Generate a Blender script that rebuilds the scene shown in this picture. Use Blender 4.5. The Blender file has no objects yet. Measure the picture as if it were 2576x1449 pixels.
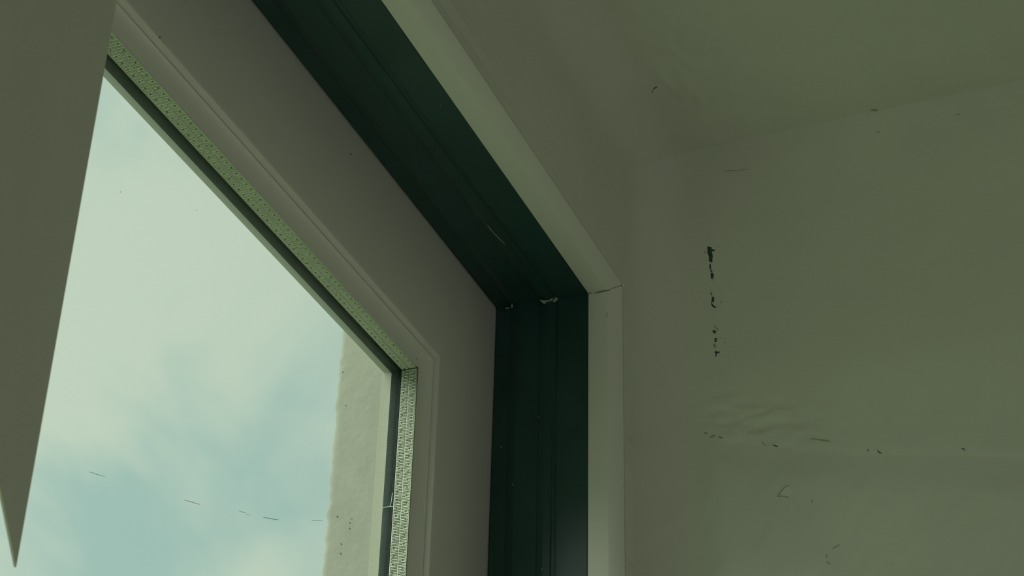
import bpy, bmesh, math, random
from mathutils import Vector, Matrix, noise

random.seed(7)
SC = bpy.context.scene
COL = SC.collection
MM = 0.001
Z0 = 2.30            # height of the sash's upper right corner above the floor
W, H = 1.30, 1.40    # size of the sash opening

# ------------------------------------------------------------------ camera
# rows: camera right / down / forward in (right, up, inward) axes of the window
RR = ((0.38005885, 0.02337987, 0.92466678),
      (0.49475924, -0.84978607, -0.18187064),
      (0.78151684, 0.52660898, -0.33453612))
FPX = 4642.379
CAM = (-0.78341702, -0.51734415, 0.34468126)

def wv(r, u, i):                      # window axes -> world direction
    return Vector((r, -i, u))

def wp(r, u, i):                      # window axes -> world point
    return Vector((r, -i, Z0 + u))

cam_d = bpy.data.cameras.new('camera')
cam = bpy.data.objects.new('camera', cam_d)
COL.objects.link(cam)
ax, ay, az = wv(*RR[0]), -wv(*RR[1]), -wv(*RR[2])
M = Matrix((ax, ay, az)).transposed().to_4x4()
M.translation = wp(*CAM)
cam.matrix_world = M
cam_d.sensor_width = 36.0
cam_d.lens = 36.0 * FPX / 2576.0
cam_d.clip_start = 0.01
cam_d.dof.use_dof = True
cam_d.dof.focus_distance = 0.93
cam_d.dof.aperture_fstop = 85.0
cam_d.clip_end = 500
SC.camera = cam

# ------------------------------------------------------------------ world: hazy sky with soft clouds
world = bpy.data.worlds.new('sky')
SC.world = world
world.use_nodes = True
nt = world.node_tree
nt.nodes.clear()
wo = nt.nodes.new('ShaderNodeOutputWorld')
bg = nt.nodes.new('ShaderNodeBackground')
tc = nt.nodes.new('ShaderNodeTexCoord')
n1 = nt.nodes.new('ShaderNodeTexNoise')
n1.inputs['Scale'].default_value = 6.0
n1.inputs['Detail'].default_value = 4.0
n1.inputs['Roughness'].default_value = 0.52
n1.inputs['Distortion'].default_value = 0.5
cr = nt.nodes.new('ShaderNodeValToRGB')
cr.color_ramp.interpolation = 'EASE'
cr.color_ramp.elements[0].position = 0.36
cr.color_ramp.elements[0].color = (0.330, 0.485, 0.440, 1)
cr.color_ramp.elements[1].position = 0.62
cr.color_ramp.elements[1].color = (0.510, 0.600, 0.490, 1)
mp = nt.nodes.new('ShaderNodeMapping')
mp.inputs['Location'].default_value = (4.2, 2.2, 1.9)
nt.links.new(tc.outputs['Generated'], mp.inputs['Vector'])
nt.links.new(mp.outputs['Vector'], n1.inputs['Vector'])
nt.links.new(n1.outputs['Fac'], cr.inputs['Fac'])
nt.links.new(cr.outputs['Color'], bg.inputs['Color'])
bg.inputs['Strength'].default_value = 1.22
nt.links.new(bg.outputs['Background'], wo.inputs['Surface'])

# added fill light at the left wall, behind the camera; no window there
al = bpy.data.lights.new('room_fill_light', 'AREA')
al.shape = 'RECTANGLE'
al.size, al.size_y = 1.5, 1.3
al.energy = 10.0
al.color = (1.0, 1.0, 0.93)
alo = bpy.data.objects.new('room_fill_light', al)
COL.objects.link(alo)
alo.location = (-2.56, -2.6, 1.45)
alo.rotation_euler = (0, math.radians(-90), 0)

# hazy sun behind the clouds, high to the left outside
sl = bpy.data.lights.new('hazy_sun', 'SUN')
sl.energy = 3.6
sl.angle = math.radians(40)
sl.color = (1.0, 0.98, 0.90)
slo = bpy.data.objects.new('hazy_sun', sl)
COL.objects.link(slo)
slo.location = (-3, 4, 6)
slo.rotation_euler = Vector((-0.64, 0.62, 0.70)).to_track_quat('Z', 'Y').to_euler()

SC.view_settings.view_transform = 'Standard'
SC.view_settings.look = 'None'
SC.view_settings.exposure = 0.0
SC.view_settings.gamma = 1.0
SC.view_settings.use_curve_mapping = False

# ------------------------------------------------------------------ helpers
def ray(px):
    x, y = (px[0] - 1288) / FPX, (px[1] - 724.5) / FPX
    return Vector([x * RR[0][k] + y * RR[1][k] + RR[2][k] for k in range(3)])

def hit(px, p0, n):
    """point of the plane (p0, n; window axes) seen at photo pixel px"""
    c, r = Vector(CAM), ray(px)
    n = Vector(n)
    t = (Vector(p0) - c).dot(n) / r.dot(n)
    return c + t * r

def nodes(name):
    m = bpy.data.materials.new(name)
    m.use_nodes = True
    t = m.node_tree
    return m, t, t.nodes['Principled BSDF']

def material(name, col, rough=0.5, spec=0.4, var=0.0, var_scale=8.0, bump=0.0, bump_scale=200.0,
             stretch=None, metallic=0.0):
    m, t, b = nodes(name)
    b.inputs['Base Color'].default_value = (*col, 1)
    b.inputs['Roughness'].default_value = rough
    b.inputs['Specular IOR Level'].default_value = spec
    b.inputs['Metallic'].default_value = metallic
    c = t.nodes.new('ShaderNodeTexCoord')
    mpn = t.nodes.new('ShaderNodeMapping')
    if stretch:
        mpn.inputs['Scale'].default_value = stretch
    t.links.new(c.outputs['Object'], mpn.inputs['Vector'])
    if var:
        nz = t.nodes.new('ShaderNodeTexNoise')
        nz.inputs['Scale'].default_value = var_scale
        nz.inputs['Detail'].default_value = 4
        t.links.new(mpn.outputs['Vector'], nz.inputs['Vector'])
        rp = t.nodes.new('ShaderNodeValToRGB')
        rp.color_ramp.elements[0].position = 0.3
        rp.color_ramp.elements[1].position = 0.7
        rp.color_ramp.elements[0].color = (*[v * (1 - var) for v in col], 1)
        rp.color_ramp.elements[1].color = (*[v * (1 + var) for v in col], 1)
        t.links.new(nz.outputs['Fac'], rp.inputs['Fac'])
        t.links.new(rp.outputs['Color'], b.inputs['Base Color'])
    if bump:
        nb = t.nodes.new('ShaderNodeTexNoise')
        nb.inputs['Scale'].default_value = bump_scale
        nb.inputs['Detail'].default_value = 5
        t.links.new(mpn.outputs['Vector'], nb.inputs['Vector'])
        bp = t.nodes.new('ShaderNodeBump')
        bp.inputs['Strength'].default_value = bump
        bp.inputs['Distance'].default_value = 0.001
        t.links.new(nb.outputs['Fac'], bp.inputs['Height'])
        t.links.new(bp.outputs['Normal'], b.inputs['Normal'])
    return m

MAT = {
    'plaster': material('painted_plaster', (0.63, 0.655, 0.555), 0.75, 0.25, 0.045, 9.0, 0.35, 140.0),
    'plaster_smear': material('plaster_smear', (0.66, 0.69, 0.59), 0.7, 0.25, 0.03, 20.0),
    'pvc': material('white_pvc', (0.635, 0.645, 0.575), 0.38, 0.4, 0.015, 14.0, 0.03, 500.0),
    'bead': material('white_pvc_bead', (0.67, 0.685, 0.60), 0.32, 0.45, 0.01, 14.0),
    'trim': material('white_trim', (0.65, 0.675, 0.58), 0.5, 0.3, 0.015, 20.0, 0.04, 400.0),
    'dark': material('dark_green_black_foil', (0.023, 0.063, 0.056), 0.42, 0.28, 0.15, 30.0, 0.05, 300.0),
    'gasket': material('rubber_gasket', (0.045, 0.075, 0.066), 0.38, 0.5, 0.2, 40.0),
    'seal': material('butyl_edge_seal', (0.010, 0.020, 0.017), 0.75, 0.2),
    'spacer': material('spacer_aluminium', (0.76, 0.82, 0.66), 0.45, 0.5, 0.06, 60.0),
    'spacer_base': material('spacer_slots', (0.09, 0.13, 0.085), 0.6, 0.3),
    'outer': material('outer_profile', (0.31, 0.33, 0.25), 0.45, 0.4, 0.02, 20.0),
    'stucco': material('sand_stucco', (0.37, 0.40, 0.325), 0.9, 0.15, 0.05, 60.0, 0.2, 420.0),
    'facade': material('facade_render', (0.40, 0.45, 0.31), 0.9, 0.15, 0.07, 30.0, 0.3, 300.0),
    'blind': material('blind_fabric', (0.635, 0.66, 0.56), 0.85, 0.2, 0.02, 30.0, 0.15, 900.0),
    'chip': material('dirty_chip', (0.050, 0.085, 0.062), 0.8, 0.15, 0.3, 300.0),
    'chip_pale': material('worn_chip', (0.38, 0.40, 0.34), 0.8, 0.15, 0.2, 300.0),
    'flake': material('paint_flake', (0.30, 0.34, 0.27), 0.6, 0.3, 0.25, 300.0),
    'thread': material('cobweb_thread', (0.55, 0.68, 0.60), 0.6, 0.2),
    'speck': material('dirt_speck', (0.16, 0.20, 0.16), 0.8, 0.1),
    'pit': material('stucco_pit', (0.17, 0.20, 0.145), 0.9, 0.1, 0.2, 300.0),
    'wall': material('room_wall', (0.63, 0.64, 0.57), 0.85, 0.2, 0.02, 3.0),
    'floor': material('floor_boards', (0.56, 0.55, 0.48), 0.5, 0.3, 0.1, 2.0, stretch=(1, 8, 1)),
    'ground': material('garden_ground', (0.27, 0.32, 0.20), 0.95, 0.1, 0.4, 0.35),
}

def glass_material():
    m = bpy.data.materials.new('window_glass')
    m.use_nodes = True
    t = m.node_tree
    t.nodes.clear()
    o = t.nodes.new('ShaderNodeOutputMaterial')
    mx = t.nodes.new('ShaderNodeMixShader')
    tr = t.nodes.new('ShaderNodeBsdfTransparent')
    tr.inputs['Color'].default_value = (0.975, 0.985, 0.978, 1)
    gl = t.nodes.new('ShaderNodeBsdfGlossy')
    gl.inputs['Roughness'].default_value = 0.0
    lw = t.nodes.new('ShaderNodeLayerWeight')
    pw = t.nodes.new('ShaderNodeMath'); pw.operation = 'POWER'
    pw.inputs[1].default_value = 5.0
    ma = t.nodes.new('ShaderNodeMath'); ma.operation = 'MULTIPLY_ADD'
    ma.inputs[1].default_value = 0.30
    ma.inputs[2].default_value = 0.015
    t.links.new(lw.outputs['Facing'], pw.inputs[0])
    t.links.new(pw.outputs[0], ma.inputs[0])
    t.links.new(ma.outputs[0], mx.inputs[0])
    t.links.new(tr.outputs[0], mx.inputs[1])
    t.links.new(gl.outputs[0], mx.inputs[2])
    t.links.new(mx.outputs[0], o.inputs['Surface'])
    return m
MAT['glass'] = glass_material()
MAT['scratch'] = material('glass_scratch', (0.16, 0.20, 0.16), 0.8, 0.1)
MAT['scratch'].node_tree.nodes['Principled BSDF'].inputs['Alpha'].default_value = 0.4

def make(name, verts, faces, mat, parent=None, smooth=False, fix=True):
    me = bpy.data.meshes.new(name)
    me.from_pydata([tuple(v) for v in verts], [], faces)
    if fix:
        bm = bmesh.new()
        bm.from_mesh(me)
        bmesh.ops.recalc_face_normals(bm, faces=bm.faces)
        bm.to_mesh(me)
        bm.free()
    if smooth:
        for p in me.polygons:
            p.use_smooth = True
    me.materials.append(MAT[mat])
    o = bpy.data.objects.new(name, me)
    COL.objects.link(o)
    if parent:
        o.parent = parent
    return o

def tag(o, label=None, cat=None, group=None, kind=None):
    if label: o['label'] = label
    if cat: o['category'] = cat
    if group: o['group'] = group
    if kind: o['kind'] = kind
    return o

def empty(name):
    o = bpy.data.objects.new(name, None)
    o.empty_display_size = 0.05
    COL.objects.link(o)
    return o

def boxes(lst):
    """list of ((x0,x1),(y0,y1),(z0,z1)) -> verts, faces"""
    v, f = [], []
    for (a, b, c) in lst:
        k = len(v)
        for z in c:
            v += [(a[0], b[0], z), (a[1], b[0], z), (a[1], b[1], z), (a[0], b[1], z)]
        f += [(k, k+3, k+2, k+1), (k+4, k+5, k+6, k+7), (k, k+1, k+5, k+4), (k+1, k+2, k+6, k+5),
              (k+2, k+3, k+7, k+6), (k+3, k, k+4, k+7)]
    return v, f

SIDES = ('top', 'right', 'bottom', 'left')

def ends(side, m, d, gap=0.0):
    """the two ends (window axes) of the line at mitre offset m, depth d along one side of the opening"""
    if side == 'top':    return (-W - m + gap, m, d), (m - gap, m, d)
    if side == 'right':  return (m, m - gap, d), (m, -H - m + gap, d)
    if side == 'bottom': return (m - gap, -H - m, d), (-W - m + gap, -H - m, d)
    return (-W - m, -H - m + gap, d), (-W - m, m - gap, d)

def member(name, side, prof, mat, parent, gap=0.00003, smooth=False):
    """mitred length of profile prof [(m, d) in mm] along one side"""
    n = len(prof)
    v, f = [], []
    for m, d in prof:
        a, b = ends(side, m * MM, d * MM, gap)
        v += [wp(*a), wp(*b)]
    for k in range(n):
        j = (k + 1) % n
        f.append((2*k, 2*k+1, 2*j+1, 2*j))
    f.append(tuple(range(0, 2*n, 2)))
    f.append(tuple(range(2*n-1, 0, -2)))
    o = make(name, v, f, mat, parent)
    if smooth:
        for p in o.data.polygons:
            p.use_smooth = len(p.vertices) == 4
        o.data.set_sharp_from_angle(angle=math.radians(28))
    return o

# ------------------------------------------------------------------ plaster reveals (real relief)
STRIP_D = 0.0736
REV_R, REV_U, REV_END, FIL = 0.037, 0.104, 0.42, 0.028

def rev_profile(mend, nstrip, narc, nrev):
    """list of (m, d, normal_m, normal_d); all profiles with the same counts share the same d"""
    out = []
    m0 = -0.0024
    for k in range(nstrip):
        out.append((m0 + (mend - FIL - m0) * k / nstrip, STRIP_D, 0, 1))
    for k in range(narc):
        a = math.pi / 2 * k / narc
        out.append((mend - FIL + FIL * math.sin(a), STRIP_D + FIL * (1 - math.cos(a)), -math.sin(a), math.cos(a)))
    for k in range(nrev + 1):
        out.append((mend, STRIP_D + FIL + (REV_END - STRIP_D - FIL) * k / nrev, -1, 0))
    return out

def bell(x, w):
    return math.exp(-(x / w) ** 2)

def smooth01(x):
    x = max(0.0, min(1.0, x))
    return x * x * (3 - 2 * x)

def relief_common(p, amp=1.0):
    return amp * (0.0012 * noise.noise(p * 9.0) + 0.0004 * noise.noise(p * 27.0))

def relief_head(r, d):
    p = Vector((r, d, 3.1))
    h = relief_common(p)
    # trowelled, rubbed patch next to the strip and the streaks drawn along the head
    patch = bell(r + 0.03, 0.09) * bell(d - 0.12, 0.045)
    h += 0.0007 * patch * noise.noise(Vector((r * 70, d * 190, 0.0)))
    h += 0.0006 * noise.noise(Vector((r * 14, d * 60, 9.0)))
    return h

RIDGE = []
for px in ((1740, 1052), (1800, 1100), (1880, 1110), (1990, 1125), (2090, 1130), (2220, 1138), (2420, 1134), (2576, 1150)):
    q = hit(px, (REV_R, 0, 0), (1, 0, 0))
    RIDGE.append((q[2], q[1]))

SWELL_U = hit((2000, 935), (REV_R, 0, 0), (1, 0, 0))[1]

def ridge_u(d):
    if d <= RIDGE[0][0]: return RIDGE[0][1]
    for (a, b), (c, e) in zip(RIDGE, RIDGE[1:]):
        if d <= c: return b + (e - b) * (d - a) / (c - a)
    return RIDGE[-1][1]

def relief_right(u, d):
    p = Vector((u, d, 7.7))
    h = relief_common(p, 0.9)
    # layer of filler that ends in a ragged lip along the ridge line
    e = u - ridge_u(d) - 0.0022 * noise.noise(Vector((d * 70, 0, 2.0))) - 0.001 * noise.noise(Vector((d * 260, 0, 2.0)))
    fade = smooth01((d - 0.095) / 0.02)
    h += fade * (0.0024 * smooth01(-e / 0.024) * bell(min(0.0, e + 0.03), 0.07) + 0.0004 * smooth01(e / 0.0025 + 0.5) * bell(max(0.0, e), 0.01))
    # rubbed filler around the lip and diagonal brush strokes below it
    h += 0.0020 * fade * (0.12 + bell(d - 0.125, 0.03)) * bell(e - 0.012, 0.014) * (noise.noise(Vector((u * 160, d * 90, 5.0))) + 0.45 * noise.noise(Vector((u * 420, d * 300, 8.0))))
    low = smooth01(-e / 0.03)
    h += 0.00075 * low * noise.noise(Vector(((u * 0.8 + d * 0.6) * 40, (u * 0.6 - d * 0.8) * 170, 1.0)))
    # long shallow swell higher up
    h += 0.0014 * bell(u - SWELL_U + 0.05 * (d - 0.17), 0.022) * smooth01((d - 0.1) / 0.03)
    return h

def build_reveals():
    ns, na, nr = 26, 12, 190
    head = rev_profile(REV_U, ns, na, nr)
    right = rev_profile(REV_R, ns, na, nr)
    nt_ = len(head)
    # head reveal, columns run along -X
    nc = 420
    v, f = [], []
    for j, (m, d, nm, nd) in enumerate(head):
        xe = right[j][0]
        for i in range(nc + 1):
            s = (i / nc)
            x = xe - (W + 2 * 0.037) * (s ** 1.25)
            edge = smooth01(j / 6.0) * smooth01((xe - x) / 0.012)
            h = edge * relief_head(x, d)
            v.append(wp(x, m + nm * h, d + nd * h))
    for j in range(nt_ - 1):
        for i in range(nc):
            a = j * (nc + 1) + i
            f.append((a, a + nc + 1, a + nc + 2, a + 1))
    o = make('wall_reveal_head', v, f, 'plaster', None, smooth=True, fix=False)
    v2, f2 = [], []
    nc2 = 860
    for j, (m, d, nm, nd) in enumerate(right):
        ze = head[j][0]
        for i in range(nc2 + 1):
            s = i / nc2
            z = ze - (H + 0.104) * (s ** 1.35)
            edge = smooth01(j / 6.0) * smooth01((ze - z) / 0.012)
            h = edge * relief_right(z, d)
            v2.append(wp(m + nm * h, z, d + nd * h))
    for j in range(nt_ - 1):
        for i in range(nc2):
            a = j * (nc2 + 1) + i
            f2.append((a, a + 1, a + nc2 + 2, a + nc2 + 1))
    o2 = make('wall_reveal_right', v2, f2, 'plaster', None, smooth=True, fix=False)
    return o, o2

reveal_head, reveal_right = build_reveals()
tag(reveal_head, 'painted plaster soffit of the window reveal above the dark frame', 'wall', kind='structure')
tag(reveal_right, 'painted plaster side of the window reveal with a row of dark chips', 'wall', kind='structure')

# ------------------------------------------------------------------ room shell
XL, XR, YB, ZC = -2.6, 1.6, -4.4, 2.75
YI = -REV_END
v, f = boxes([((REV_R + 0.004, XR), (YI, 0.029), (0, ZC)),
              ((XL, -W - 0.041), (YI, 0.029), (0, ZC)),
              ((-W - 0.041, REV_R + 0.004), (YI, 0.029), (Z0 + REV_U + 0.004, ZC)),
              ((-W - 0.041, REV_R + 0.004), (YI, 0.029), (0, Z0 - H - 0.03)),
              ((0.0125, REV_R + 0.004), (-0.0715, 0.029), (Z0 - H - 0.03, Z0 + REV_U + 0.004)),
              ((-W - 0.041, -W - 0.0125), (-0.0715, 0.029), (Z0 - H - 0.03, Z0 + REV_U + 0.004)),
              ((-W - 0.0125, 0.0125), (-0.0715, 0.029), (Z0 + 0.0125, Z0 + REV_U + 0.004))])
tag(make('wall_window', v, f, 'wall'), 'plain wall of the room that holds the window', 'wall', kind='structure')
v, f = boxes([((-W - 0.041, -W - 0.037), (YI, -0.0735), (Z0 - H - 0.03, Z0 + REV_U))])
tag(make('wall_reveal_left', v, f, 'plaster'), 'painted plaster side of the window reveal at the far left', 'wall', kind='structure')
v, f = boxes([((-W - 0.037, REV_R - 0.002), (YI - 0.04, -0.0742), (Z0 - H - 0.03, Z0 - H - 0.005))])
tag(make('trim_1', v, f, 'pvc'), 'white window sill board below the window', 'window sill', kind='structure')
v, f = boxes([((XL - 0.1, XR + 0.1), (YB - 0.1, 0.029), (-0.1, 0))])
tag(make('floor', v, f, 'floor'), 'wooden floor of the room', 'floor', kind='structure')
v, f = boxes([((XL - 0.1, XR + 0.1), (YB - 0.1, 0.029), (ZC, ZC + 0.1))])
tag(make('ceiling', v, f, 'wall'), 'plain ceiling of the room', 'ceiling', kind='structure')
v, f = boxes([((XL - 0.1, XL), (YB, 0.029), (0, ZC))])
tag(make('wall_left', v, f, 'wall'), 'plain left wall of the room', 'wall', kind='structure')
v, f = boxes([((XR, XR + 0.1), (YB, 0.029), (0, ZC))])
tag(make('wall_right', v, f, 'wall'), 'plain right wall of the room', 'wall', kind='structure')
v, f = boxes([((XL - 0.1, XR + 0.1), (YB - 0.1, YB), (0, ZC))])
tag(make('wall_back', v, f, 'wall'), 'plain back wall of the room', 'wall', kind='structure')
v, f = boxes([((-120, 120), (0.4, 240), (-3.3, -3.2))])
tag(make('ground', v, f, 'ground'), 'green garden ground below the window outside', 'ground', kind='structure')

# ------------------------------------------------------------------ outside: stuccoed side of the opening
def build_exterior():
    prof = []                                    # (r, d, normal_r, normal_d) from the profile outwards
    n = 16
    for k in range(n):
        prof.append((-0.0712, -0.0285 - 0.0225 * k / n, -1, 0))
    for k in range(7):
        a = math.pi / 2 * k / 6
        prof.append((-0.0712 + 0.0030 * (1 - math.cos(a)), -0.0510 - 0.0034 * math.sin(a), -math.cos(a), -math.sin(a)))
    for r in (-0.060, -0.03, 0.05, 0.3, 1.5):
        prof.append((r, -0.0545, 0, -1))
    zs = [0.6 - 0.55 * k / 20 for k in range(20)] + [0.05 - 0.5 * k / 700 for k in range(700)] + [-0.45 - 1.15 * k / 60 for k in range(61)]
    v, f = [], []
    for j, (r, d, nr, nd) in enumerate(prof):
        e = smooth01(j / 5.0)
        for z in zs:
            p = Vector((z, d * 2, r))
            h = e * (0.00014 * noise.noise(p * 160) + 0.00008 * noise.noise(p * 420))
            # ragged plaster edge
            w = smooth01((j - 8) / 10.0) * (0.0011 * noise.noise(Vector((z * 55, 4.0, 0))) + 0.0008 * noise.noise(Vector((z * 170, 9.0, 0))))
            v.append(wp(r + nr * h, z, d + nd * h - w))
    nz = len(zs)
    for j in range(len(prof) - 1):
        for i in range(nz - 1):
            a = j * nz + i
            f.append((a, a + 1, a + nz + 1, a + nz))
    return make('wall_exterior_right', v, f, 'stucco', smooth=True, fix=True)
ext = build_exterior()
tag(ext, 'sand coloured stucco edge of the outer wall seen through the glass', 'wall', kind='structure')
v, f = boxes([((-W - 1.0, -0.0712), (0.030, 0.056), (Z0 + 0.06, Z0 + 1.0)),
              ((-W - 1.0, -W + 0.0), (0.030, 0.056), (Z0 - H - 0.2, Z0 + 0.06))])
tag(make('wall_exterior_head', v, f, 'facade'), 'outer wall face above and left of the window', 'wall', kind='structure')

# ------------------------------------------------------------------ the window
win = empty('window_1')
win.location = (0, 0, 0)
tag(win, 'white framed window with dark rebate and double glazing', 'window', kind='structure')

SASH = [(4, -0.4), (0, 0), (-64.6, 0), (-65.8, -0.35), (-66.4, -1.1), (-67.3, -3.3), (-67.0, -6.2), (4, -6.2)]
BEAD = [(-67.5, -3.6), (-67.75, -2.7), (-68.1, -3.3), (-68.7, -4.1), (-70.0, -4.95), (-72.5, -5.6), (-75.0, -6.0), (-76.9, -6.3), (-67.2, -6.35)]
FRAME = [(0.9, 0.05), (0.1, 0.9), (-0.5, 1.5), (-0.35, 2.4), (-0.5, 9.3), (-1.1, 10.2), (-3.1, 14.6), (-3.1, 15.6),
         (-3.0, 27.0), (-3.9, 28.4), (-4.9, 31.5), (-5.1, 35.4), (-4.3, 36.0), (-4.3, 37.6), (-5.2, 38.3), (-5.4, 39.2),
         (-6.4, 55.2), (-6.75, 56.1), (12, 56.1), (12, 0.05)]
TRIM = [(-6.85, 56.15), (-7.45, 66.6), (-7.2, 67.2), (-2.9, 73.2), (-2.5, 73.5), (12, 73.4), (12, 56.15)]
SPACER = [(-75.25, -7.5), (-75.25, -16.1), (-68, -16.1), (-68, -7.5)]
GASK = [(-75.6, -17.55), (-76.1, -18.3), (-76.6, -19.2), (-76.95, -20.1), (-77.1, -20.6), (-69, -20.6), (-69, -17.55)]
OUTER = [(-77.1, -20.7), (-76.7, -21.4), (-71.9, -28.4), (-71.4, -28.9), (-8, -28.9), (-8, -20.7)]
SEAL = [(-75.6, -16.2), (-75.6, -17.45), (-68, -17.45), (-68, -16.2)]

def ribs_mesh(side, L):
    """raised meander ribs on the spacer face: two rows of combs and a centre rib (window axes)"""
    v, f = [], []
    base, top = -75.25, -75.70
    def put(t, d, m):
        # t: distance along the side measured from the mitred corner at the top right
        m_, d_ = m * MM, d * MM
        if side == 'top':    return wp(-t, m_, d_)
        if side == 'right':  return wp(m_, -t, d_)
        if side == 'bottom': return wp(-t, -H - m_, d_)
        return wp(-W - m_, -t, d_)
    def rib(t0, t1, d0, d1, h=1.0):
        """bar between (t,d) pairs: quad prism with chamfered top"""
        k = len(v)
        tp = base + (top - base) * h
        ct = (t1 - t0) * 0.18
        cd = min(0.12, (d1 - d0) * 0.18)
        for (t, d) in ((t0, d0), (t1, d0), (t1, d1), (t0, d1)):
            v.append(put(t, d, base))
        for (t, d) in ((t0 + ct, d0 + cd), (t1 - ct, d0 + cd), (t1 - ct, d1 - cd), (t0 + ct, d1 - cd)):
            v.append(put(t, d, tp))
        f.extend([(k+4, k+5, k+6, k+7), (k, k+1, k+5, k+4), (k+1, k+2, k+6, k+5), (k+2, k+3, k+7, k+6), (k+3, k, k+4, k+7)])
    pitch = 0.00082
    wr = 0.00042
    rows = ((-15.5, -12.1, 0, +1), (-11.55, -7.95, 2, -1))     # outer row, inner row
    n = int((L - 2 * 0.0757) / pitch)
    t = 0.0760
    # rails: outer lip, centre line, inner lip
    rib(0.0757, L - 0.0757, -16.09, -15.72, 1.0)
    rib(0.0757, L - 0.0757, -11.98, -11.68, 1.0)
    rib(0.0757, L - 0.0757, -7.85, -7.62, 0.8)
    for k in range(n):
        for (d0, d1, ph, sg) in rows:
            q = (k + ph) % 10
            jit = 0.00004 * math.sin(k * 1.7 + ph)
            odd = (k + ph) % 2
            a, b = t + jit, t + jit + (wr * 0.58 if odd else wr)
            hh = 0.6 if odd else 1.0
            g = d0 + 0.38 * (d1 - d0) if sg > 0 else d0 + 0.64 * (d1 - d0)
            if q == 0:                       # square gap
                rib(a, b, d0, g - 0.3, hh); rib(a, b, g + 0.3, d1, hh)
            elif q == 5:                     # gap with hooks to the next rib
                rib(a, b, d0, g - 0.45); rib(a, b, g + 0.45, d1)
                rib(b, a + pitch, g - 0.80, g - 0.45, 0.9); rib(b, a + pitch, g + 0.45, g + 0.80, 0.9)
            else:
                rib(a, b, d0, d1, hh)
            if k % 2 == 0 and sg > 0:        # links along the outer edge
                rib(b, a + pitch, d0, d0 + 0.30, 0.9)
            if k % 2 == 1 and sg < 0:
                rib(b, a + pitch, d1 - 0.28, d1, 0.9)
        t += pitch
    return v, f

for s in SIDES:
    sm = member('sash_member', s, SASH, 'pvc', win, smooth=True)
    member('glazing_bead', s, BEAD, 'bead', sm, gap=0.00003, smooth=True)
    member('frame_member', s, FRAME, 'dark', win, gap=0.00005, smooth=False)
    member('cover_trim', s, TRIM, 'trim', win, gap=0.00005, smooth=True)
    member('outer_profile', s, OUTER, 'outer', win, smooth=True)
    member('gasket', s, GASK, 'gasket', win, gap=0.0, smooth=True)
    member('edge_seal', s, SEAL, 'seal', win, gap=0.0)
    sp = member('spacer_bar', s, SPACER, 'spacer_base', win, gap=0.0)
    sp['label'] = 'pale metal spacer bar with embossed comb pattern'
    rv, rf = ribs_mesh(s, W if s in ('top', 'bottom') else H)
    ro = make('embossed_ribs', rv, rf, 'spacer', sp, fix=True)
    ro['kind'] = 'stuff'

def pane(name, d0, d1):
    e = 0.067
    v, f = boxes([((-W + e, -e), (-d0 * MM, -d1 * MM), (Z0 - H + e, Z0 - e))])
    o = make(name, v, f, 'glass', win)
    o['label'] = 'clear glass pane'
    return o
pane_in = pane('glass_pane', -6.4, -7.4)
pane_out = pane('glass_pane', -16.3, -17.4)

# ------------------------------------------------------------------ blind slat hanging in front of the window
def build_slat():
    tip = Vector((-0.4815, -0.3605, 0.100))
    q = hit((0, 1249), tip, Vector((0, 1, 0)))
    q2 = Vector((q[0], tip[1], q[2]))
    dirv = Vector((-1.0, 0, 0.612)).normalized()
    # direction of the lower edge: the horizontal line through the tip that passes under pixel (0, 1249)
    dv = (q2 - tip)
    if dv.length > 1e-6:
        dirv = dv.normalized()
    nrm = Vector((0, 1, 0)).cross(dirv).normalized()
    wid, topu = 0.165, REV_U - 0.0015
    nx, nz = 16, 40
    v, f = [], []
    for side in (0, 1):
        for j in range(nz + 1):
            u = tip[1] + (topu - tip[1]) * j / nz
            for i in range(nx + 1):
                s = i / nx
                bow = 0.0002 * (1 - (2 * s - 1) ** 2)
                p = tip + dirv * (wid * s) + nrm * (bow + (0.00025 if side else -0.00025))
                v.append(wp(p[0], u, p[2]))
    N = (nx + 1) * (nz + 1)
    for j in range(nz):
        for i in range(nx):
            a = j * (nx + 1) + i
            f.append((a, a + 1, a + nx + 2, a + nx + 1))
            f.append((N + a, N + a + nx + 1, N + a + nx + 2, N + a + 1))
    for i in range(nx):
        f.append((i, N + i, N + i + 1, i + 1))
        a = nz * (nx + 1) + i
        f.append((a, a + 1, N + a + 1, N + a))
    for j in range(nz):
        a = j * (nx + 1)
        f.append((a, a + nx + 1, N + a + nx + 1, N + a))
        a += nx
        f.append((a, N + a, N + a + nx + 1, a + nx + 1))
    return make('blind_slat', v, f, 'blind', smooth=False)
slat = build_slat()
tag(slat, 'plain grey-green vertical blind slat hanging at the left, its lower corner pointed', 'blind')

# ------------------------------------------------------------------ small marks: chips, cracks, flakes, threads
def prism(name, pts, p0, n, thick, mat, parent, lift=0.0):
    """flat-sided chip: outline given in photo pixels, laid on the plane (p0, n), thick towards n"""
    n = Vector(n).normalized()
    b = [hit(p, p0, n) + n * lift for p in pts]
    c = sum(b, Vector((0, 0, 0))) / len(b)
    v = [wp(*q) for q in b] + [wp(*(c + (q - c) * 0.86 + n * thick)) for q in b]
    k = len(b)
    f = [(i, (i + 1) % k, k + (i + 1) % k, k + i) for i in range(k)]
    f.append(tuple(range(k, 2 * k)))
    f.append(tuple(range(k - 1, -1, -1)))
    return make(name, v, f, mat, parent)

def rough(pts, amp=0.8, sub=2):
    """subdivide an outline and roughen it a little"""
    out = []
    for i, a in enumerate(pts):
        b = pts[(i + 1) % len(pts)]
        for s in range(sub):
            t = s / sub
            out.append((a[0] + (b[0] - a[0]) * t + random.uniform(-amp, amp) * (s > 0),
                        a[1] + (b[1] - a[1]) * t + random.uniform(-amp, amp) * (s > 0)))
    return out

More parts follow.
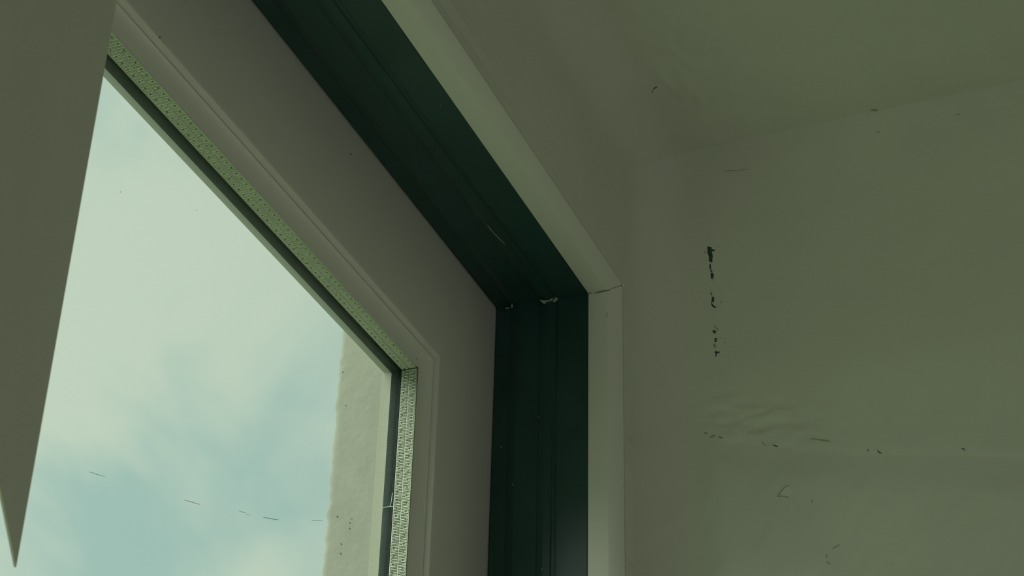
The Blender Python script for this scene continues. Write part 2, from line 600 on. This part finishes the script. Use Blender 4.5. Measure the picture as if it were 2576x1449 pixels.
def stroke(name, line, widths, p0, n, mat, parent, thick=0.00025, lift=0.0):
    """thin ribbon along a pixel polyline, tapering, with thickness"""
    k = len(line)
    L, R = [], []
    for i, (x, y) in enumerate(line):
        a = line[max(0, i - 1)]; b = line[min(k - 1, i + 1)]
        dx, dy = b[0] - a[0], b[1] - a[1]
        l = math.hypot(dx, dy) or 1
        w = widths[i] if isinstance(widths, (list, tuple)) else widths * (0.25 + 0.75 * math.sin(math.pi * (i + 0.5) / k))
        L.append((x - dy / l * w / 2, y + dx / l * w / 2))
        R.append((x + dy / l * w / 2, y - dx / l * w / 2))
    nn = Vector(n).normalized()
    v, f = [], []
    for a, b in zip(L, R):
        qa, qb = hit(a, p0, nn) + nn * lift, hit(b, p0, nn) + nn * lift
        v += [wp(*qa), wp(*qb), wp(*(qb + nn * thick)), wp(*(qa + nn * thick))]
    for i in range(k - 1):
        a, b = 4 * i, 4 * i + 4
        for s in range(4):
            f.append((a + s, a + (s + 1) % 4, b + (s + 1) % 4, b + s))
    f.append((0, 3, 2, 1)); f.append((4*k-4, 4*k-3, 4*k-2, 4*k-1))
    return make(name, v, f, mat, parent)

def relief_at(px, which):
    """lift needed so that a mark sits on the uneven plaster"""
    if which == 'right':
        q = hit(px, (REV_R, 0, 0), (1, 0, 0))
        return relief_right(q[1], q[2])
    q = hit(px, (0, REV_U, 0), (0, 1, 0))
    return relief_head(q[0], q[2])

PR, NR = (REV_R, 0, 0), (-1, 0, 0)
PH, NH = (0, REV_U, 0), (0, -1, 0)

def cen(p): return (sum(a for a, _ in p) / len(p), sum(b for _, b in p) / len(p))
def chip_r(pts, mat='chip', name='paint_chip', sub=3, amp=0.9):
    return prism(name, rough(pts, amp, sub), PR, NR, 0.00022, mat, reveal_right, relief_at(cen(pts), 'right') - 0.00008)

# the vertical row of dark chips on the side of the reveal
chip_r([(1779, 620), (1785, 620), (1791, 621), (1790, 626), (1796, 628), (1800, 627), (1800, 631), (1792, 632), (1790, 636),
        (1793, 640), (1794, 646), (1792, 652), (1793, 657), (1791, 662), (1785, 659), (1783, 655), (1784, 650), (1781, 640), (1779, 634)])
chip_r([(1786, 663), (1789, 664), (1790, 672), (1790, 678), (1785, 678), (1785, 671)])
chip_r([(1787, 680), (1790, 679), (1793, 682), (1790, 684), (1786, 682)])
chip_r([(1788, 687), (1791, 685), (1795, 688), (1796, 694), (1795, 700), (1790, 702), (1788, 697)])
chip_r([(1791, 703), (1796, 703), (1797, 705), (1792, 706)], 'chip_pale')
chip_r([(1772, 635), (1774, 634), (1774, 637), (1772, 637)], sub=1)
chip_r([(1804, 620), (1810, 621), (1808, 623)], 'chip_pale', sub=1)
chip_r([(1788, 731), (1789, 731), (1789, 738), (1792, 742), (1791, 744), (1788, 740)])
chip_r([(1791, 746), (1795, 746), (1796, 750), (1798, 752), (1796, 755), (1797, 758), (1793, 760), (1790, 762), (1789, 759), (1791, 754), (1790, 750)])
chip_r([(1788, 764), (1791, 763), (1795, 768), (1800, 772), (1803, 774), (1798, 775), (1793, 772)])
chip_r([(1796, 819), (1800, 818), (1801, 822), (1806, 825), (1808, 831), (1805, 833), (1803, 828), (1798, 823)], 'chip_pale')
chip_r([(1793, 832), (1796, 829), (1799, 832), (1803, 833), (1803, 835), (1799, 836), (1801, 839), (1797, 840), (1793, 836)])
chip_r([(1798, 851), (1804, 851), (1804, 855), (1801, 855), (1803, 859), (1806, 861), (1800, 862), (1797, 858)])
chip_r([(1795, 866), (1800, 864), (1802, 870), (1801, 876), (1796, 874), (1794, 870)], 'chip_pale')
chip_r([(1799, 883), (1803, 883), (1806, 886), (1813, 883), (1811, 888), (1805, 890), (1803, 893), (1803, 897), (1799, 897), (1801, 893), (1799, 889)])
chip_r([(1811, 850), (1815, 851), (1814, 853), (1811, 852)], 'chip_pale', sub=1)
chip_r([(1813, 757), (1817, 759), (1817, 763), (1814, 763)], 'chip_pale', sub=1)
chip_r([(1822, 860), (1825, 862), (1824, 865), (1822, 864)], 'chip_pale', sub=1)
chip_r([(1719, 882), (1721, 882), (1721, 886), (1719, 886)], 'chip_pale', sub=1)

def crack_r(line, w, mat='chip_pale', name='hairline_crack'):
    return stroke(name, line, w, PR, NR, mat, reveal_right, 0.0002, max(relief_at(p, 'right') for p in line) - 0.00005)
def crack_h(line, w, mat='chip', name='hairline_crack'):
    return stroke(name, line, w, PH, NH, mat, reveal_head, 0.0002, max(relief_at(p, 'head') for p in line) - 0.00005)

crack_h([(1637, 238), (1640, 231), (1643, 227)], 1.8)
crack_h([(1643, 225), (1647, 221), (1653, 218)], 1.8)
crack_r([(1824, 430), (1838, 430), (1855, 430), (1868, 428), (1880, 427)], 1.5, 'chip_pale')
crack_h([(2190, 276), (2199, 275), (2207, 277)], 2.5, 'chip_pale')
crack_r([(2203, 331), (2208, 332), (2213, 331)], 2.5, 'chip_pale')
crack_r([(2406, 288), (2411, 287), (2416, 286)], 2.5, 'chip_pale')
crack_r([(1770, 1087), (1774, 1089), (1780, 1091)], 5, 'chip_pale')
crack_r([(1785, 1101), (1792, 1097), (1802, 1095)], 3, 'chip_pale')
crack_r([(1809, 1099), (1813, 1101), (1817, 1102)], 2, 'chip')
crack_r([(1917, 1110), (1919, 1116), (1926, 1121)], 2, 'chip_pale')
crack_r([(1943, 1119), (1950, 1121), (1956, 1123)], 2.2, 'chip')
crack_r([(2040, 1104), (2060, 1106), (2072, 1108), (2090, 1111)], 3.5, 'chip_pale')
crack_r([(2067, 1107), (2073, 1108), (2080, 1109)], 3.2, 'chip')
crack_r([(2182, 1131), (2186, 1135)], 2, 'chip')
crack_r([(2208, 1133), (2211, 1138), (2218, 1141)], 2.2, 'chip')
crack_r([(2420, 1129), (2425, 1131), (2428, 1134)], 2.2, 'chip')
crack_r([(1959, 1251), (1966, 1245), (1972, 1236), (1978, 1229), (1990, 1226)], 3, 'chip_pale')
crack_r([(1959, 1254), (1968, 1252), (1986, 1255)], 2.5, 'chip_pale')
crack_r([(2096, 1384), (2103, 1379), (2114, 1373)], 2.6, 'chip_pale')
crack_r([(2082, 1396), (2080, 1402), (2083, 1405)], 3, 'chip_pale')
crack_r([(2080, 1415), (2086, 1419), (2090, 1422)], 2.5, 'chip_pale')
crack_r([(2044, 1261), (2046, 1266), (2045, 1270)], 2, 'chip_pale')
prism('plaster_smear', rough([(1964, 1250), (1974, 1233), (1985, 1228), (1996, 1232), (1997, 1243), (1985, 1252)], 1.0, 2), PR, NR, 0.0003,
      'plaster_smear', reveal_right, relief_at((1980, 1240), 'right') - 0.0001)

# cracked paint across the mitre of the light trim
def mitre_plane(m, d):
    return (m * MM, m * MM, d * MM), (-1, -1, 0.0)
tp0, tn = mitre_plane(-7.35, 62)
cp0, cn = (-5.0 * MM, -5.0 * MM, 70.2 * MM), (-1, -1, 1.4)
trim_top = [o for o in win.children if o.name.startswith('cover_trim')][0]
for line, w, mat, p0, n in (
        ([(1478, 736), (1483, 735.5), (1488, 734)], 1.4, 'chip_pale', tp0, tn),
        ([(1478, 739), (1484, 738.5), (1490, 737)], 1.6, 'flake', tp0, tn),
        ([(1496, 737), (1505, 735), (1515, 733), (1526, 731), (1536, 728.5)], 1.3, 'chip', tp0, tn),
        ([(1520, 729.5), (1530, 727), (1536, 723), (1542, 722), (1553, 717.5), (1560, 719)], 3.0, 'plaster_smear', cp0, cn),
        ([(1534, 721.5), (1543, 720), (1550, 717), (1556, 716)], 1.2, 'chip_pale', cp0, cn),
        ([(1540, 726), (1548, 723), (1557, 720)], 1.2, 'chip_pale', cp0, cn),
        ([(1560, 718), (1563, 718.5)], 2.0, 'chip', cp0, cn)):
    stroke('paint_crack', line, w, p0, n, mat, trim_top, 0.0003, 0.0002)
prism('paint_flake', [(1563, 716), (1567, 714), (1569, 719), (1569, 723), (1566, 721)], cp0, cn, 0.0006, 'plaster_smear', trim_top, 0.0002)
trim_right = [o for o in win.children if o.name.startswith('cover_trim')][1]
stroke('paint_crack', [(1528, 786), (1527.5, 792), (1528, 799)], 2.0, (-7.4 * MM, 0, 0), (-1, 0, 0), 'chip_pale', trim_right, 0.0002, 0.0)

# curled flakes of pale paint in the corner of the dark frame
frame_top = [o for o in win.children if o.name.startswith('frame_member')][0]
fp0, fn = (-5.6 * MM, -5.6 * MM, 33 * MM), (-1, -1, 0.25)
prism('paint_flake', rough([(1357.5, 754.5), (1360, 753.5), (1368, 755), (1376, 755), (1384, 753), (1390, 749), (1392, 750), (1391, 755),
      (1385, 757), (1377, 758.5), (1372, 760), (1373, 763), (1369, 764.5), (1364, 762), (1360, 759), (1362, 758), (1358.5, 757)], 0.25, 2),
      fp0, fn, 0.0006, 'flake', frame_top)
prism('paint_flake', rough([(1395, 748), (1398, 746.5), (1402, 748), (1404, 750), (1408, 750.5), (1404, 754), (1400, 757), (1395, 760), (1390, 760.5),
      (1389, 758), (1393, 754)], 0.25, 2), fp0, fn, 0.0006, 'flake', frame_top)
for x, y in ((1376, 761.5), (1383.5, 760.5), (1386.5, 759)):
    prism('paint_flake', [(x - .8, y - 1), (x + .8, y - 1.2), (x + .9, y + 1), (x - .6, y + 1.2)], fp0, fn, 0.0004, 'flake', frame_top)
gp0, gn = (-1.9 * MM, -1.9 * MM, 8 * MM), (-1, -1, 0.2)
prism('paint_flake', rough([(1270.5, 774), (1275, 772.5), (1281, 774), (1280, 777), (1273, 777)], 0.3, 2), gp0, gn, 0.0005, 'flake', frame_top)
prism('paint_flake', rough([(1285, 767), (1288, 764.5), (1291, 769), (1290, 775), (1286, 775)], 0.3, 2), gp0, gn, 0.0004, 'chip_pale', frame_top)
stroke('paint_crack', [(1412, 745), (1420, 738), (1430, 728), (1442, 717), (1456, 708)], 2.6, (-6.5 * MM, -6.5 * MM, 45 * MM), (-0.6, -1, 0.0), 'dark', frame_top, 0.0004)
stroke('scratch', [(1226, 566), (1240, 583), (1256, 600), (1270, 613)], 1.6, (0, -5.3 * MM, 0), (0, -1, 0), 'chip_pale', frame_top, 0.0002)
stroke('dust', [(1107, 264), (1108, 269)], 1.4, (0, -6.2 * MM, 0), (0, -1, 0), 'flake', frame_top, 0.0002)
frame_right = [o for o in win.children if o.name.startswith('frame_member')][1]
for x, y in ((1261, 1125), (1290, 1219), (1363.5, 1432), (1355, 1050)):
    prism('dust', [(x - 1.2, y - 1.5), (x + 1.2, y - 1), (x + 1, y + 1.8), (x - 1, y + 1.5)], (-5.4 * MM, 0, 0), (-1, 0, 0), 0.0004, 'flake', frame_right)

# specks on the sash face and on the bead
sash_top = [o for o in win.children if o.name.startswith('sash_member')][0]
for x, y, s in ((402, 94, 2.2), (411, 107, 1.2), (883, 388, 2.0), (1048, 903, 1.4)):
    prism('dirt_speck', [(x - s * .5, y - s), (x + s * .5, y - s * .6), (x + s * .4, y + s), (x - s * .6, y + s * .7)], (0, 0, 0.00005), (0, 0, 1), 0.0002, 'chip', sash_top)

# scratches and hairs on the panes
for line, w in (([(224, 1187), (234, 1190), (246, 1194), (264, 1199)], 1.6), ([(463, 1258), (475, 1261), (488, 1265), (503, 1269)], 1.8),
                ([(600, 1285), (609, 1288), (620, 1290)], 1.3), ([(619, 1294), (630, 1296)], 1.2),
                ([(662, 1301), (676, 1304), (688, 1306), (701, 1308)], 2.2), ([(783, 1310), (796, 1309.5), (812, 1309)], 1.6),
                ([(494, 527), (494.5, 531)], 1.4), ([(303, 481), (303.5, 485)], 1.4)):
    stroke('scratch', line, w, (0, 0, -6.35 * MM), (0, 0, 1), 'scratch', pane_in, 0.00008)

# cobweb thread across the gasket
gasket_right = [o for o in win.children if o.name.startswith('gasket')][1]
for line in ([(963, 1278.5), (970, 1276), (981, 1274.5)], [(981, 1274.5), (984.5, 1263), (987.5, 1240)], [(981, 1274.5), (990, 1275)]):
    stroke('cobweb_thread', line, [1.1] * len(line), (-77.2 * MM, 0, 0), (-1, 0, 0), 'thread', gasket_right, 0.0002)

# pits in the outer stucco
for x, y, s in ((848, 1299, 3), (884, 1305, 1.6), (880, 1315, 2.2), (879, 1329, 2.2), (858, 1368, 2.6), (856, 1392, 2.6), (862, 936, 2.0), (869, 1020, 2.0)):
    prism('stucco_pit', [(x - s, y), (x - s * .3, y - s * .8), (x + s * .8, y - s * .5), (x + s, y + s * .4), (x, y + s)], (-0.07135, 0, 0), (-1, 0, 0), 0.00003, 'pit', ext)
